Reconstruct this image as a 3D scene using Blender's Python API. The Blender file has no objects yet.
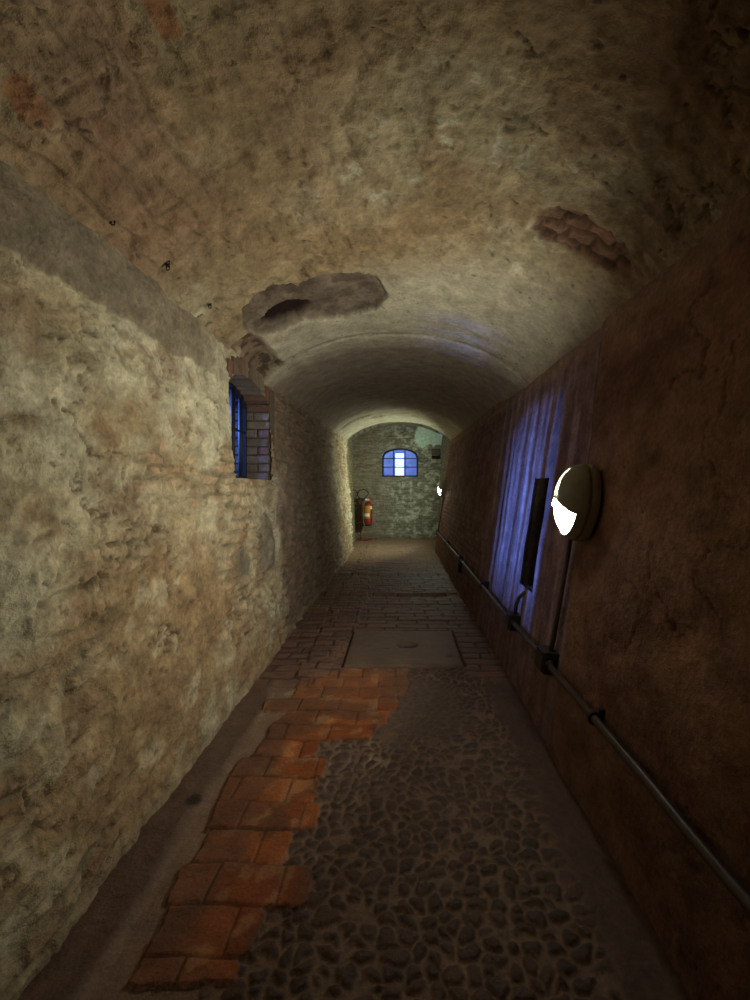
import bpy, bmesh, math, random
import numpy as np
from mathutils import Vector, Matrix

random.seed(4)
sc = bpy.context.scene
COL = sc.collection

# ------------------------------------------------------------------ camera
cam_d = bpy.data.cameras.new('camera')
cam = bpy.data.objects.new('camera', cam_d)
COL.objects.link(cam)
cam.location = (0, 0, 1.5)
cam.rotation_euler = (math.pi / 2, 0, 0)
cam_d.sensor_fit = 'HORIZONTAL'
cam_d.sensor_width = 36
cam_d.lens = 36 * 400 / 750
cam_d.shift_x = -25 / 750
cam_d.shift_y = -12 / 750
cam_d.clip_start = 0.05
sc.camera = cam

# ------------------------------------------------------------------ exposure, sky
sc.view_settings.view_transform = 'Standard'
sc.view_settings.look = 'None'
sc.view_settings.gamma = 1.0
sc.view_settings.use_curve_mapping = False
sc.view_settings.exposure = 0.0

world = bpy.data.worlds.new('dusk_sky')
sc.world = world
world.use_nodes = True
bg = world.node_tree.nodes['Background']
bg.inputs['Color'].default_value = (0.36, 0.50, 1.0, 1)
bg.inputs['Strength'].default_value = 4.5

LAMP_RGB = (1.0, 1.0, 0.76)
LAMP2_RGB = (0.86, 1.0, 0.74)
LAMP1, LAMP2 = 35.0, 95.0          # glow of the two diffusers
BEAM1, BEAM2 = 38.0, 66.0          # watts of the area light added at each lens


def daylight(name, loc, target, sx, sy, power, col):
    l = bpy.data.lights.new(name, 'AREA')
    l.shape = 'RECTANGLE'
    l.size = sx
    l.size_y = sy
    l.energy = power
    l.color = col
    o = bpy.data.objects.new(name, l)
    COL.objects.link(o)
    o.location = loc
    d = Vector(target) - Vector(loc)
    o.rotation_euler = d.to_track_quat('-Z', 'Y').to_euler()
    return o


# area lights added outside the left window, making the blue daylight streaks
daylight('streak_light', (-4.2, 3.46, 2.85), (1.0, 3.46, 1.5), 0.035, .75, 560, (0.17, 0.36, 1.0))
daylight('streak_light', (-4.2, 3.27, 2.85), (1.0, 3.7, 1.5), 0.035, .75, 230, (0.17, 0.36, 1.0))
daylight('streak_light', (-4.2, 3.30, 0.50), (0.8, 3.6, 2.7), 0.035, .2, 110, (0.17, 0.32, 1.0))  # low light added to streak the vault from below

# ------------------------------------------------------------------ noise helpers (numpy)
def _hash(ix, iy, seed):
    n = (ix.astype(np.int64) * 374761393 + iy.astype(np.int64) * 668265263 + seed * 1442695041) & 0xffffffff
    n = ((n ^ (n >> 13)) * 1274126177) & 0xffffffff
    n = n ^ (n >> 16)
    return (n & 0xffffff) / float(0x1000000)


def vnoise(x, y, seed=0):
    ix = np.floor(x); iy = np.floor(y)
    fx = x - ix; fy = y - iy
    fx = fx * fx * (3 - 2 * fx); fy = fy * fy * (3 - 2 * fy)
    a = _hash(ix, iy, seed); b = _hash(ix + 1, iy, seed)
    c = _hash(ix, iy + 1, seed); d = _hash(ix + 1, iy + 1, seed)
    return (a * (1 - fx) + b * fx) * (1 - fy) + (c * (1 - fx) + d * fx) * fy


def fbm(x, y, seed=0, octs=4, gain=0.5):
    s = 0; a = 1; t = 0
    for k in range(octs):
        s = s + a * vnoise(x * 2 ** k + 17.3 * k, y * 2 ** k - 9.1 * k, seed + k)
        t += a; a *= gain
    return s / t                    # 0..1


def voronoi(x, y, seed=0, jit=0.85):
    ix = np.floor(x); iy = np.floor(y)
    f1 = np.full(x.shape, 9.0); f2 = np.full(x.shape, 9.0); cid = np.zeros(x.shape)
    for dx in (-1, 0, 1):
        for dy in (-1, 0, 1):
            cx = ix + dx; cy = iy + dy
            px = cx + 0.5 + jit * (_hash(cx, cy, seed) - 0.5)
            py = cy + 0.5 + jit * (_hash(cx, cy, seed + 7) - 0.5)
            d = np.hypot(x - px, y - py)
            m = d < f1
            f2 = np.where(m, f1, np.minimum(f2, d))
            cid = np.where(m, _hash(cx, cy, seed + 13), cid)
            f1 = np.where(m, d, f1)
    return f1, f2, cid


def sstep(a, b, x):
    t = np.clip((x - a) / (b - a), 0, 1)
    return t * t * (3 - 2 * t)


def bricks(u, v, L=0.27, H=0.075, m=0.012, seed=0, wob=0.012):
    """u along the course, v across; returns (mask 1 = brick face, id per brick)"""
    u = u + wob * (fbm(u * 6, v * 6, seed + 50, 2) - .5) * 2
    v = v + wob * (fbm(u * 4, v * 7, seed + 60, 2) - .5) * 2
    r = np.floor(v / H)
    uu = u + (r % 2) * L * .5 + (_hash(r, r, seed) - .5) * L * .3
    c = np.floor(uu / L)
    du = np.minimum(uu - c * L, (c + 1) * L - uu)
    dv = np.minimum(v - r * H, (r + 1) * H - v)
    d = np.minimum(du, dv)
    return sstep(m * .25, m, d), _hash(c, r, seed + 3)


def ell(a, b, a0, b0, ra, rb, rot=0.0, edge=0.15, wob=0.0, seed=0):
    """soft ellipse mask 1 inside; wobbling edge"""
    ca, sa = math.cos(rot), math.sin(rot)
    x = (a - a0) * ca + (b - b0) * sa
    y = -(a - a0) * sa + (b - b0) * ca
    r = np.hypot(x / ra, y / rb)
    if wob:
        r = r + wob * (fbm(a * 7, b * 7, seed + 90, 4) - .5) * 2
    return 1 - sstep(1 - edge, 1 + edge, r)


def mix(c0, c1, m):
    return c0 * (1 - m[..., None]) + np.asarray(c1, float) * m[..., None]


# ------------------------------------------------------------------ materials
def nt(name):
    m = bpy.data.materials.new(name)
    m.use_nodes = True
    n = m.node_tree
    return m, n, n.nodes['Principled BSDF']


def masonry(name, rough=0.85, bump=0.35, scale=60, spec=0.25, fine=0.22, rough_lo=None, speck=0.0):
    """colour from the surface's own pigment attribute, broken up with procedural grain and bump"""
    m, n, b = nt(name)
    L = n.links.new
    at = n.nodes.new('ShaderNodeAttribute'); at.attribute_name = 'pigment'
    tc = n.nodes.new('ShaderNodeTexCoord')
    n1 = n.nodes.new('ShaderNodeTexNoise'); n1.inputs['Scale'].default_value = scale
    n1.inputs['Detail'].default_value = 8; n1.inputs['Roughness'].default_value = .65
    n2 = n.nodes.new('ShaderNodeTexNoise'); n2.inputs['Scale'].default_value = scale * .17
    n2.inputs['Detail'].default_value = 6; n2.inputs['Roughness'].default_value = .6
    L(tc.outputs['Object'], n1.inputs['Vector']); L(tc.outputs['Object'], n2.inputs['Vector'])
    mr = n.nodes.new('ShaderNodeMapRange')
    mr.inputs['From Min'].default_value = .3; mr.inputs['From Max'].default_value = .7
    mr.inputs['To Min'].default_value = 1 - fine; mr.inputs['To Max'].default_value = 1 + fine
    L(n1.outputs['Fac'], mr.inputs['Value'])
    mr2 = n.nodes.new('ShaderNodeMapRange')
    mr2.inputs['From Min'].default_value = .3; mr2.inputs['From Max'].default_value = .7
    mr2.inputs['To Min'].default_value = 1 - fine; mr2.inputs['To Max'].default_value = 1 + fine
    L(n2.outputs['Fac'], mr2.inputs['Value'])
    mm = n.nodes.new('ShaderNodeMath'); mm.operation = 'MULTIPLY'
    L(mr.outputs[0], mm.inputs[0]); L(mr2.outputs[0], mm.inputs[1])
    vm = n.nodes.new('ShaderNodeVectorMath'); vm.operation = 'SCALE'
    L(at.outputs['Color'], vm.inputs[0]); L(mm.outputs[0], vm.inputs['Scale'])
    L(vm.outputs[0], b.inputs['Base Color'])
    add = n.nodes.new('ShaderNodeMath'); add.operation = 'MULTIPLY_ADD'
    L(n2.outputs['Fac'], add.inputs[0]); add.inputs[1].default_value = 2.2; L(n1.outputs['Fac'], add.inputs[2])
    bp = n.nodes.new('ShaderNodeBump'); bp.inputs['Strength'].default_value = bump
    bp.inputs['Distance'].default_value = .012
    L(add.outputs[0], bp.inputs['Height']); L(bp.outputs[0], b.inputs['Normal'])
    b.inputs['Roughness'].default_value = rough
    if rough_lo is not None:
        r3 = n.nodes.new('ShaderNodeMapRange')
        r3.inputs['From Min'].default_value = .35; r3.inputs['From Max'].default_value = .65
        r3.inputs['To Min'].default_value = rough_lo; r3.inputs['To Max'].default_value = rough
        L(n2.outputs['Fac'], r3.inputs['Value']); L(r3.outputs[0], b.inputs['Roughness'])
    b.inputs['Specular IOR Level'].default_value = spec
    return m


def simple(name, rgb, rough=.6, metal=0.0, spec=.4, var=.25, scale=40, bump=.15):
    m, n, b = nt(name)
    L = n.links.new
    tc = n.nodes.new('ShaderNodeTexCoord')
    n1 = n.nodes.new('ShaderNodeTexNoise'); n1.inputs['Scale'].default_value = scale
    n1.inputs['Detail'].default_value = 5
    L(tc.outputs['Object'], n1.inputs['Vector'])
    rp = n.nodes.new('ShaderNodeMapRange')
    rp.inputs['From Min'].default_value = .3; rp.inputs['From Max'].default_value = .7
    rp.inputs['To Min'].default_value = 1 - var; rp.inputs['To Max'].default_value = 1 + var
    L(n1.outputs['Fac'], rp.inputs['Value'])
    vm = n.nodes.new('ShaderNodeVectorMath'); vm.operation = 'SCALE'
    vm.inputs[0].default_value = rgb
    L(rp.outputs[0], vm.inputs['Scale']); L(vm.outputs[0], b.inputs['Base Color'])
    if bump:
        bp = n.nodes.new('ShaderNodeBump'); bp.inputs['Strength'].default_value = bump
        bp.inputs['Distance'].default_value = .002
        L(n1.outputs['Fac'], bp.inputs['Height']); L(bp.outputs[0], b.inputs['Normal'])
    b.inputs['Roughness'].default_value = rough
    b.inputs['Metallic'].default_value = metal
    b.inputs['Specular IOR Level'].default_value = spec
    return m


def emitter(name, rgb, strength):
    m, n, b = nt(name)
    n.nodes.remove(b)
    e = n.nodes.new('ShaderNodeEmission')
    e.inputs['Color'].default_value = (*rgb, 1); e.inputs['Strength'].default_value = strength
    n.links.new(e.outputs[0], n.nodes['Material Output'].inputs['Surface'])
    return m


def glass(name, tint, gloss=.06):
    m, n, b = nt(name)
    n.nodes.remove(b)
    t = n.nodes.new('ShaderNodeBsdfTransparent'); t.inputs['Color'].default_value = (*tint, 1)
    g = n.nodes.new('ShaderNodeBsdfGlossy'); g.inputs['Roughness'].default_value = .12
    mx = n.nodes.new('ShaderNodeMixShader'); mx.inputs[0].default_value = gloss
    n.links.new(t.outputs[0], mx.inputs[1]); n.links.new(g.outputs[0], mx.inputs[2])
    n.links.new(mx.outputs[0], n.nodes['Material Output'].inputs['Surface'])
    return m


M_WALL = masonry('old_plaster', .9, 1.0, 42, .15, .27)
M_VAULT = masonry('vault_plaster', .9, 1.0, 40, .15, .22)
M_FLOOR = masonry('worn_paving', .62, .5, 70, .4, .25, rough_lo=.34)
M_BRICK = masonry('bare_brick', .9, .6, 80, .15, .2)
M_WELL = simple('blue_well_plaster', (.42, .44, .54), .9, var=.2, scale=6, bump=0)
M_IRON = simple('dark_iron', (.022, .018, .02), .55, .4)
M_FRAME = simple('window_iron', (.02, .02, .03), .6, .3)
M_PIPE = simple('painted_conduit', (.055, .036, .030), .42, .0, .5, .25, 18)
M_BOX = simple('black_box_plastic', (.03, .022, .018), .45)
M_LAMP = simple('lamp_housing_plastic', (.30, .29, .23), .5, .0, .4, .1, 30, .05)
M_RED = simple('red_paint', (.24, .012, .008), .35, .0, .5, .15)
M_LABEL = simple('yellow_label', (.46, .19, .025), .5, var=.3, scale=70, bump=0)
M_WHITE = simple('white_label', (.75, .75, .62), .5, var=.2, scale=70, bump=0)
M_RUBBER = simple('black_rubber', (.012, .012, .012), .6)
M_VALVE = simple('grey_valve_metal', (.35, .32, .26), .4, .6)
M_GLASS = glass('dusty_glass', (.80, .86, 1.0))
M_LENS1 = emitter('lamp_diffuser_near', LAMP_RGB, LAMP1)
M_LENS2 = emitter('lamp_diffuser_far', LAMP2_RGB, LAMP2)


# ------------------------------------------------------------------ object helpers
def tag(o, label=None, cat=None, group=None, kind=None):
    if label: o['label'] = label
    if cat: o['category'] = cat
    if group: o['group'] = group
    if kind: o['kind'] = kind
    return o


def empty(name, loc):
    o = bpy.data.objects.new(name, None)
    COL.objects.link(o)
    o.location = loc
    return o


def link_bm(name, bm, mat, parent=None, smooth=False, bevel=0):
    me = bpy.data.meshes.new(name)
    bmesh.ops.recalc_face_normals(bm, faces=bm.faces[:])
    bm.to_mesh(me); bm.free()
    me.materials.append(mat)
    if smooth:
        for p in me.polygons: p.use_smooth = True
    o = bpy.data.objects.new(name, me)
    COL.objects.link(o)
    if parent: o.parent = parent
    if bevel:
        md = o.modifiers.new('bevel', 'BEVEL'); md.width = bevel; md.segments = 2
        md.limit_method = 'ANGLE'
    return o


def box(bm, x0, x1, y0, y1, z0, z1):
    vs = [bm.verts.new((x, y, z)) for x in (x0, x1) for y in (y0, y1) for z in (z0, z1)]
    for f in ((0, 1, 3, 2), (4, 6, 7, 5), (0, 4, 5, 1), (2, 3, 7, 6), (0, 2, 6, 4), (1, 5, 7, 3)):
        bm.faces.new([vs[i] for i in f])
    return vs


def tube(bm, pts, r, seg=12, closed=False, caps=True):
    pts = [Vector(p) for p in pts]
    n = len(pts)
    rings = []
    up = None
    for i, p in enumerate(pts):
        if closed:
            d = pts[(i + 1) % n] - pts[i - 1]
        else:
            d = pts[min(i + 1, n - 1)] - pts[max(i - 1, 0)]
        d.normalize()
        if up is None:
            up = Vector((0, 0, 1)) if abs(d.z) < .9 else Vector((1, 0, 0))
        s = d.cross(up).normalized()
        up = s.cross(d).normalized()
        rr = r[i] if isinstance(r, (list, tuple)) else r
        rings.append([bm.verts.new(p + rr * (math.cos(a) * s + math.sin(a) * up))
                      for a in (2 * math.pi * k / seg for k in range(seg))])
    m = n if closed else n - 1
    for i in range(m):
        A, B = rings[i], rings[(i + 1) % n]
        for k in range(seg):
            bm.faces.new((A[k], A[(k + 1) % seg], B[(k + 1) % seg], B[k]))
    if caps and not closed:
        bm.faces.new(rings[0]); bm.faces.new(rings[-1][::-1])


def sheet(name, P, col, mat, keep=None, smooth=True):
    """grid surface: P (rows, cols, 3), col (rows, cols, 3) pigment; keep = bool mask per quad"""
    R, C, _ = P.shape
    me = bpy.data.meshes.new(name)
    idx = np.arange(R * C).reshape(R, C)
    q = np.stack([idx[:-1, :-1], idx[:-1, 1:], idx[1:, 1:], idx[1:, :-1]], -1)
    if keep is not None:
        q = q[keep]
    q = q.reshape(-1, 4)
    me.vertices.add(R * C)
    me.vertices.foreach_set('co', P.reshape(-1).astype(np.float32))
    me.loops.add(len(q) * 4)
    me.loops.foreach_set('vertex_index', q.reshape(-1).astype(np.int32))
    me.polygons.add(len(q))
    me.polygons.foreach_set('loop_start', (np.arange(len(q)) * 4).astype(np.int32))
    me.polygons.foreach_set('use_smooth', np.full(len(q), smooth))
    me.update(calc_edges=True)
    ca = me.color_attributes.new('pigment', 'FLOAT_COLOR', 'POINT')
    rgba = np.ones((R * C, 4), np.float32)
    rgba[:, :3] = np.clip(col.reshape(-1, 3), 0.002, 1)
    ca.data.foreach_set('color', rgba.reshape(-1))
    me.materials.append(mat)
    bm = bmesh.new(); bm.from_mesh(me)
    loose = [v for v in bm.verts if not v.link_faces]
    if loose:
        bmesh.ops.delete(bm, geom=loose, context='VERTS')
        bm.to_mesh(me)
    bm.free()
    me.validate()
    o = bpy.data.objects.new(name, me)
    COL.objects.link(o)
    return o


# ------------------------------------------------------------------ the tunnel
Y_END = 9.6            # the corridor ends here, the chamber runs on to the back wall
Y_BACK = 11.8


def xl(z): return -(1.11 + .065 * z)          # left wall, leans out a little
def xr(z): return .84 + .145 * z              # right wall, leans out more


def zspring(y):
    y = np.asarray(y, float)
    return 2.43 + np.where(y > 3.73, (y - 3.73) / 5.5 * .15, 0)


def rows(y0, y1, k, extra=()):
    ys = [y0]
    while ys[-1] < y1:
        ys.append(ys[-1] * (1 + k))
    ys = [y for y in ys if y < y1 - .003] + [y1]
    ys = [y for y in ys if all(abs(y - e) > .004 for e in extra)] + list(extra)
    return np.array(sorted([-2.2, -1.4, -.7, -.2, .1, .3, .5, .6] + ys))


WY0, WY1, WZ0 = 2.93, 3.82, 1.575               # left window opening


def warch(y):                                  # height of the opening
    t = np.clip((y - 3.375) / .445, -1, 1)
    return 2.24 + .18 * np.sqrt(np.clip(1 - t * t * .97, 0, 1))


# ---- left wall
def build_wall_left():
    ys = rows(.7, Y_END, .0055, (WY0, WY1))
    ts = np.unique(np.concatenate([np.linspace(-.06, 1.05, 250), [WZ0 / 2.43]]))
    Y, T = np.meshgrid(ys, ts, indexing='ij')
    Z = T * np.where(Y > 3.73, zspring(Y), 2.43)
    Z = np.where((abs(Z - WZ0) < .008) & (Y > 2.7) & (Y < 4.1), WZ0, Z)
    # where the plaster has fallen and the courses show
    e = fbm(Y * 1.5, Z * 2.0, 11, 4)
    expose = sstep(.50, .60, e + .10 * sstep(2.2, 3.4, Y) - .07 * sstep(1.6, .6, abs(Z - 1.3)) * 0
                   - .22 * sstep(1.75, 2.15, Z) * sstep(3.9, 3.0, Y))
    expose = np.maximum(expose, sstep(3.9, 4.6, Y) * .85)
    expose = np.maximum(expose, ell(Y, Z, 3.45, 1.42, .42, .24, 0, .1, .35, 3))
    expose = np.maximum(expose, ell(Y, Z, 3.05, 1.05, .40, .30, 0.3, .12, .4, 5))
    grey = ell(Y, Z, 3.55, 1.0, .20, .30, 0, .12, .3, 8) + ell(Y, Z, 3.0, .95, .14, .14, 0, .2, .3, 9)
    grey = np.clip(grey, 0, 1)
    expose = expose * (1 - grey)
    bm_, bid = bricks(Y, Z + .03 * (fbm(Y * 1.5, Z * 1.5, 12, 2) - .5), .25, .085, .018, 2, .05)
    lump = fbm(Y * 5, Z * 6, 21, 5) - .5
    big = fbm(Y * 1.3, Z * 1.3, 31, 3) - .5
    ridg = 1 - abs(fbm(Y * 4.2, Z * 6.5, 41, 4) - .5) * 2
    crack = sstep(.965, .99, ridg) * sstep(.5, .62, fbm(Y * 2.5, Z * 2.5, 43, 3))
    D = .055 * lump + .05 * big - .014 * crack + .036 * (fbm(Y * 12, Z * 16, 44, 3) - .5)
    D = D + expose * (-.014 + .022 * bm_ * (.1 + 1.2 * bid))
    f1, f2, cid = voronoi(Y * 7 + lump * 2, Z * 9 + lump, 5)
    pits = sstep(.16, .06, f1) * (cid > .80)
    D = D - .014 * pits
    D = D - .010 * sstep(.0, .05, expose) * (1 - sstep(.3, .6, expose))      # broken edge of plaster
    # mortar fillet under the springing (smooth)
    zs = zspring(Y)
    fil = sstep(zs - .19, zs - .165, Z + .08 * lump) * sstep(3.0, 2.4, Y)
    D = D * (1 - .75 * fil) + .035 * fil * sstep(zs - .24, zs, Z)
    # nothing may stand proud in the opening's reach
    near = ell(Y, Z, 3.375, 2.0, .62, .60, 0, .3)
    D = D * (1 - .6 * near)
    X = xl(Z) + D
    # pigment
    hue = fbm(Y * 1.1 + 3, Z * 1.4, 61, 4)
    hue2 = fbm(Y * 6, Z * 7, 71, 4)
    c = np.ones(Y.shape + (3,)) * np.array((.42, .35, .225))
    c = mix(c, (.53, .49, .36), sstep(.45, .62, hue))
    c = mix(c, (.33, .22, .12), sstep(.50, .36, hue) * .8)
    c = mix(c, (.60, .54, .38), sstep(.58, .7, hue2) * .5)
    c = mix(c, (.27, .17, .10), sstep(.42, .30, hue2) * .55)
    bc = np.stack([.42 - .14 * bid, .30 - .12 * bid, .185 - .07 * bid], -1)
    bc = mix(bc, (.36, .22, .13), (bid > .85) * 1.0)
    bc = mix(bc, (.50, .43, .28), (hue2 > .5) * .45)
    mort = np.ones_like(c) * np.array((.40, .34, .22))
    bc = mort * (1 - bm_[..., None]) * .62 + bc * bm_[..., None] + 0
    ex = expose * (.45 + .5 * sstep(.4, .6, fbm(Y * 3, Z * 3, 13, 3)))
    c = c * (1 - ex[..., None]) + bc * ex[..., None]
    c = mix(c, (.20, .17, .125), grey * .85)
    c = mix(c, (.11, .075, .05), crack * .75)
    rg2 = 1 - abs(fbm(Y * 9, Z * 12, 46, 4) - .5) * 2
    ck2 = sstep(.975, .992, rg2) * sstep(.50, .60, fbm(Y * 3.1, Z * 3.1, 47, 3)) * (1 - fil)
    X = X - .010 * ck2
    c = mix(c, (.12, .085, .055), ck2 * .6)
    c = mix(c, (.15, .11, .07), pits * .6)
    c = mix(c, (.22, .18, .13), fil * .9)
    c = mix(c, (.19, .135, .10), sstep(3.8, 4.1, Y) * (1 - sstep(7.3, 8.0, Y)) * .8)  # gloom between the two lamps' reach put into the colour
    c = mix(c, (.33, .26, .17), sstep(.14, .0, Z + .05 * lump) * .7)
    c = c * (.72 + .56 * fbm(Y * 16, Z * 20, 81, 3))[..., None] * np.array((1.03, .98, 1.0))
    P = np.stack([X, Y, Z], -1)
    yc = (Y[:-1, :-1] + Y[1:, 1:]) / 2; zc = (Z[:-1, :-1] + Z[1:, 1:]) / 2
    hole = (yc > WY0) & (yc < WY1) & (zc > WZ0) & (zc < warch(yc))
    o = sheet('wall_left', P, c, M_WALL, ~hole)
    tag(o, 'lit left wall of the tunnel, ochre flaking plaster over brick', kind='structure')


build_wall_left()


# ---- right wall
NY0, NY1, NZ0, NZ1 = 2.90, 3.22, .73, 1.585      # slot in the right wall


def build_wall_right():
    ys = rows(.7, Y_END, .006, (NY0, NY0 + .012, NY1, NY1 - .012))
    ts = np.linspace(-.06, 1.05, 230)
    Y, T = np.meshgrid(ys, ts, indexing='ij')
    Z = T * zspring(Y)
    lump = fbm(Y * 5, Z * 5, 121, 5) - .5
    big = fbm(Y * 1.4, Z * 1.4, 131, 3) - .5
    smoothp = sstep(2.28, 2.36, Y + .08 * lump - .05 * (Z - 1.5)) * (1 - sstep(4.3, 4.8, Y))   # smoother render beyond the crack
    ridg = 1 - abs(fbm(Y * 3.4, Z * 4.2, 141, 4) - .5) * 2
    crack = sstep(.975, .995, ridg) * (1 - smoothp) * sstep(.52, .64, fbm(Y * 2.5, Z * 2.5, 143, 3))
    streak = fbm(Y * 16, Z * 1.2, 151, 3)
    D = (.028 * lump) * (1 - .65 * smoothp) + .03 * big - .01 * crack - .012 * smoothp + .004 * (streak - .5) * smoothp
    bm_, bid = bricks(Y, Z, .27, .08, .014, 102, .02)
    farb = sstep(4.2, 5.2, Y)
    D = D + farb * .012 * bm_
    wob = .012 * (fbm(Y * 9, Z * 9, 77, 3) - .5)
    inside = ((Y > NY0 + .006) & (Y < NY1 - .006) & (Z > NZ0 + wob) & (Z < NZ1 + wob)).astype(float)
    X = xr(Z) - D
    hue = fbm(Y * 1.6, Z * 2.0, 161, 4); h2 = fbm(Y * 7, Z * 8, 171, 4)
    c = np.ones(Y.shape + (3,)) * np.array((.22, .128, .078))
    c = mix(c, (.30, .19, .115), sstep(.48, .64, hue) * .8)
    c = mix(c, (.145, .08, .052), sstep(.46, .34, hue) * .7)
    c = mix(c, (.26, .18, .11), sstep(.56, .70, h2) * .4)
    c = mix(c, (.22, .155, .14), smoothp * .9)
    c = mix(c, (.36, .29, .29), smoothp * sstep(.5, .66, streak) * .7)
    c = mix(c, (.14, .10, .10), smoothp * sstep(.45, .34, streak) * .6)
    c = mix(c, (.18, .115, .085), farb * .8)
    c = mix(c, (.28, .21, .18), farb * (h2 > .55) * .5)
    c = mix(c, (.07, .045, .03), crack * .7)
    edge = np.exp(-((Y + .08 * lump - .05 * (Z - 1.5) - 2.31) / .014) ** 2) * (Z > 1.45)
    c = mix(c, (.06, .04, .03), edge * .8)
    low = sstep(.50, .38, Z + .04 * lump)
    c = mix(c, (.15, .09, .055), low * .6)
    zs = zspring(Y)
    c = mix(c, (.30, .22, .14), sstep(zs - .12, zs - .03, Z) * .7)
    hole = (inside[:-1, :-1] + inside[1:, 1:] + inside[1:, :-1] + inside[:-1, 1:]) >= 3
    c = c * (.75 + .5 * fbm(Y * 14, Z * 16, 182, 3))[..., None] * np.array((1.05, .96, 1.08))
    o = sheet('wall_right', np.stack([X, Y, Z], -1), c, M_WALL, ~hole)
    tag(o, 'brown shaded right wall of the tunnel carrying lamps and conduit', kind='structure')


build_wall_right()


def recess(name, place, a0, a1, b0, b1, dep, mat, label):
    bm = bmesh.new()
    F = [bm.verts.new(place(a, b, 0)) for a, b in ((a0, b0), (a1, b0), (a1, b1), (a0, b1))]
    K = [bm.verts.new(place(a, b, dep)) for a, b in ((a0, b0), (a1, b0), (a1, b1), (a0, b1))]
    for i in range(4):
        j = (i + 1) % 4
        bm.faces.new((F[i], F[j], K[j], K[i]))
    bm.faces.new(K)
    W = [bm.verts.new(place(a, b, 0)) for a, b in ((a0 - .12, b0 - .12), (a1 + .12, b0 - .12), (a1 + .12, b1 + .12), (a0 - .12, b1 + .12))]
    for i in range(4):
        j = (i + 1) % 4
        bm.faces.new((W[i], W[j], F[j], F[i]))          # flange added behind the wall face, blocking light leaks
    bmesh.ops.subdivide_edges(bm, edges=bm.edges[:], cuts=12, use_grid_fill=True)
    for v in bm.verts:
        v.co += Vector([random.uniform(-.003, .003) for _ in range(3)])
    o = link_bm(name, bm, mat)
    tag(o, label, kind='structure')


M_SLOT = simple('shaded_slot_masonry', (.055, .038, .026), .95, var=.4, scale=30, bump=.5)  # near-black colour carries the shade deep in the slot
recess('trim_4', lambda a, b, d: (xr(b) + .045 + d, a, b), NY0 - .004, NY1 + .004, NZ0 - .012, NZ1 + .012, .40, M_SLOT,
       'dark narrow upright slot sunk into the right wall')


# ---- vault
def vault_pt(y, t):
    """t -1..1 across; returns x, z of the bare curve"""
    zs = zspring(y)
    a0 = xl(zs) ; a1 = xr(zs)
    xc = (a0 + a1) / 2; a = (a1 - a0) / 2 + .045
    rise = .51 + .0 * y
    hgt = np.clip(1 - np.abs(t) ** 2.2, 0, 1) ** .77
    return xc + a * t, zs + rise * hgt


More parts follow.
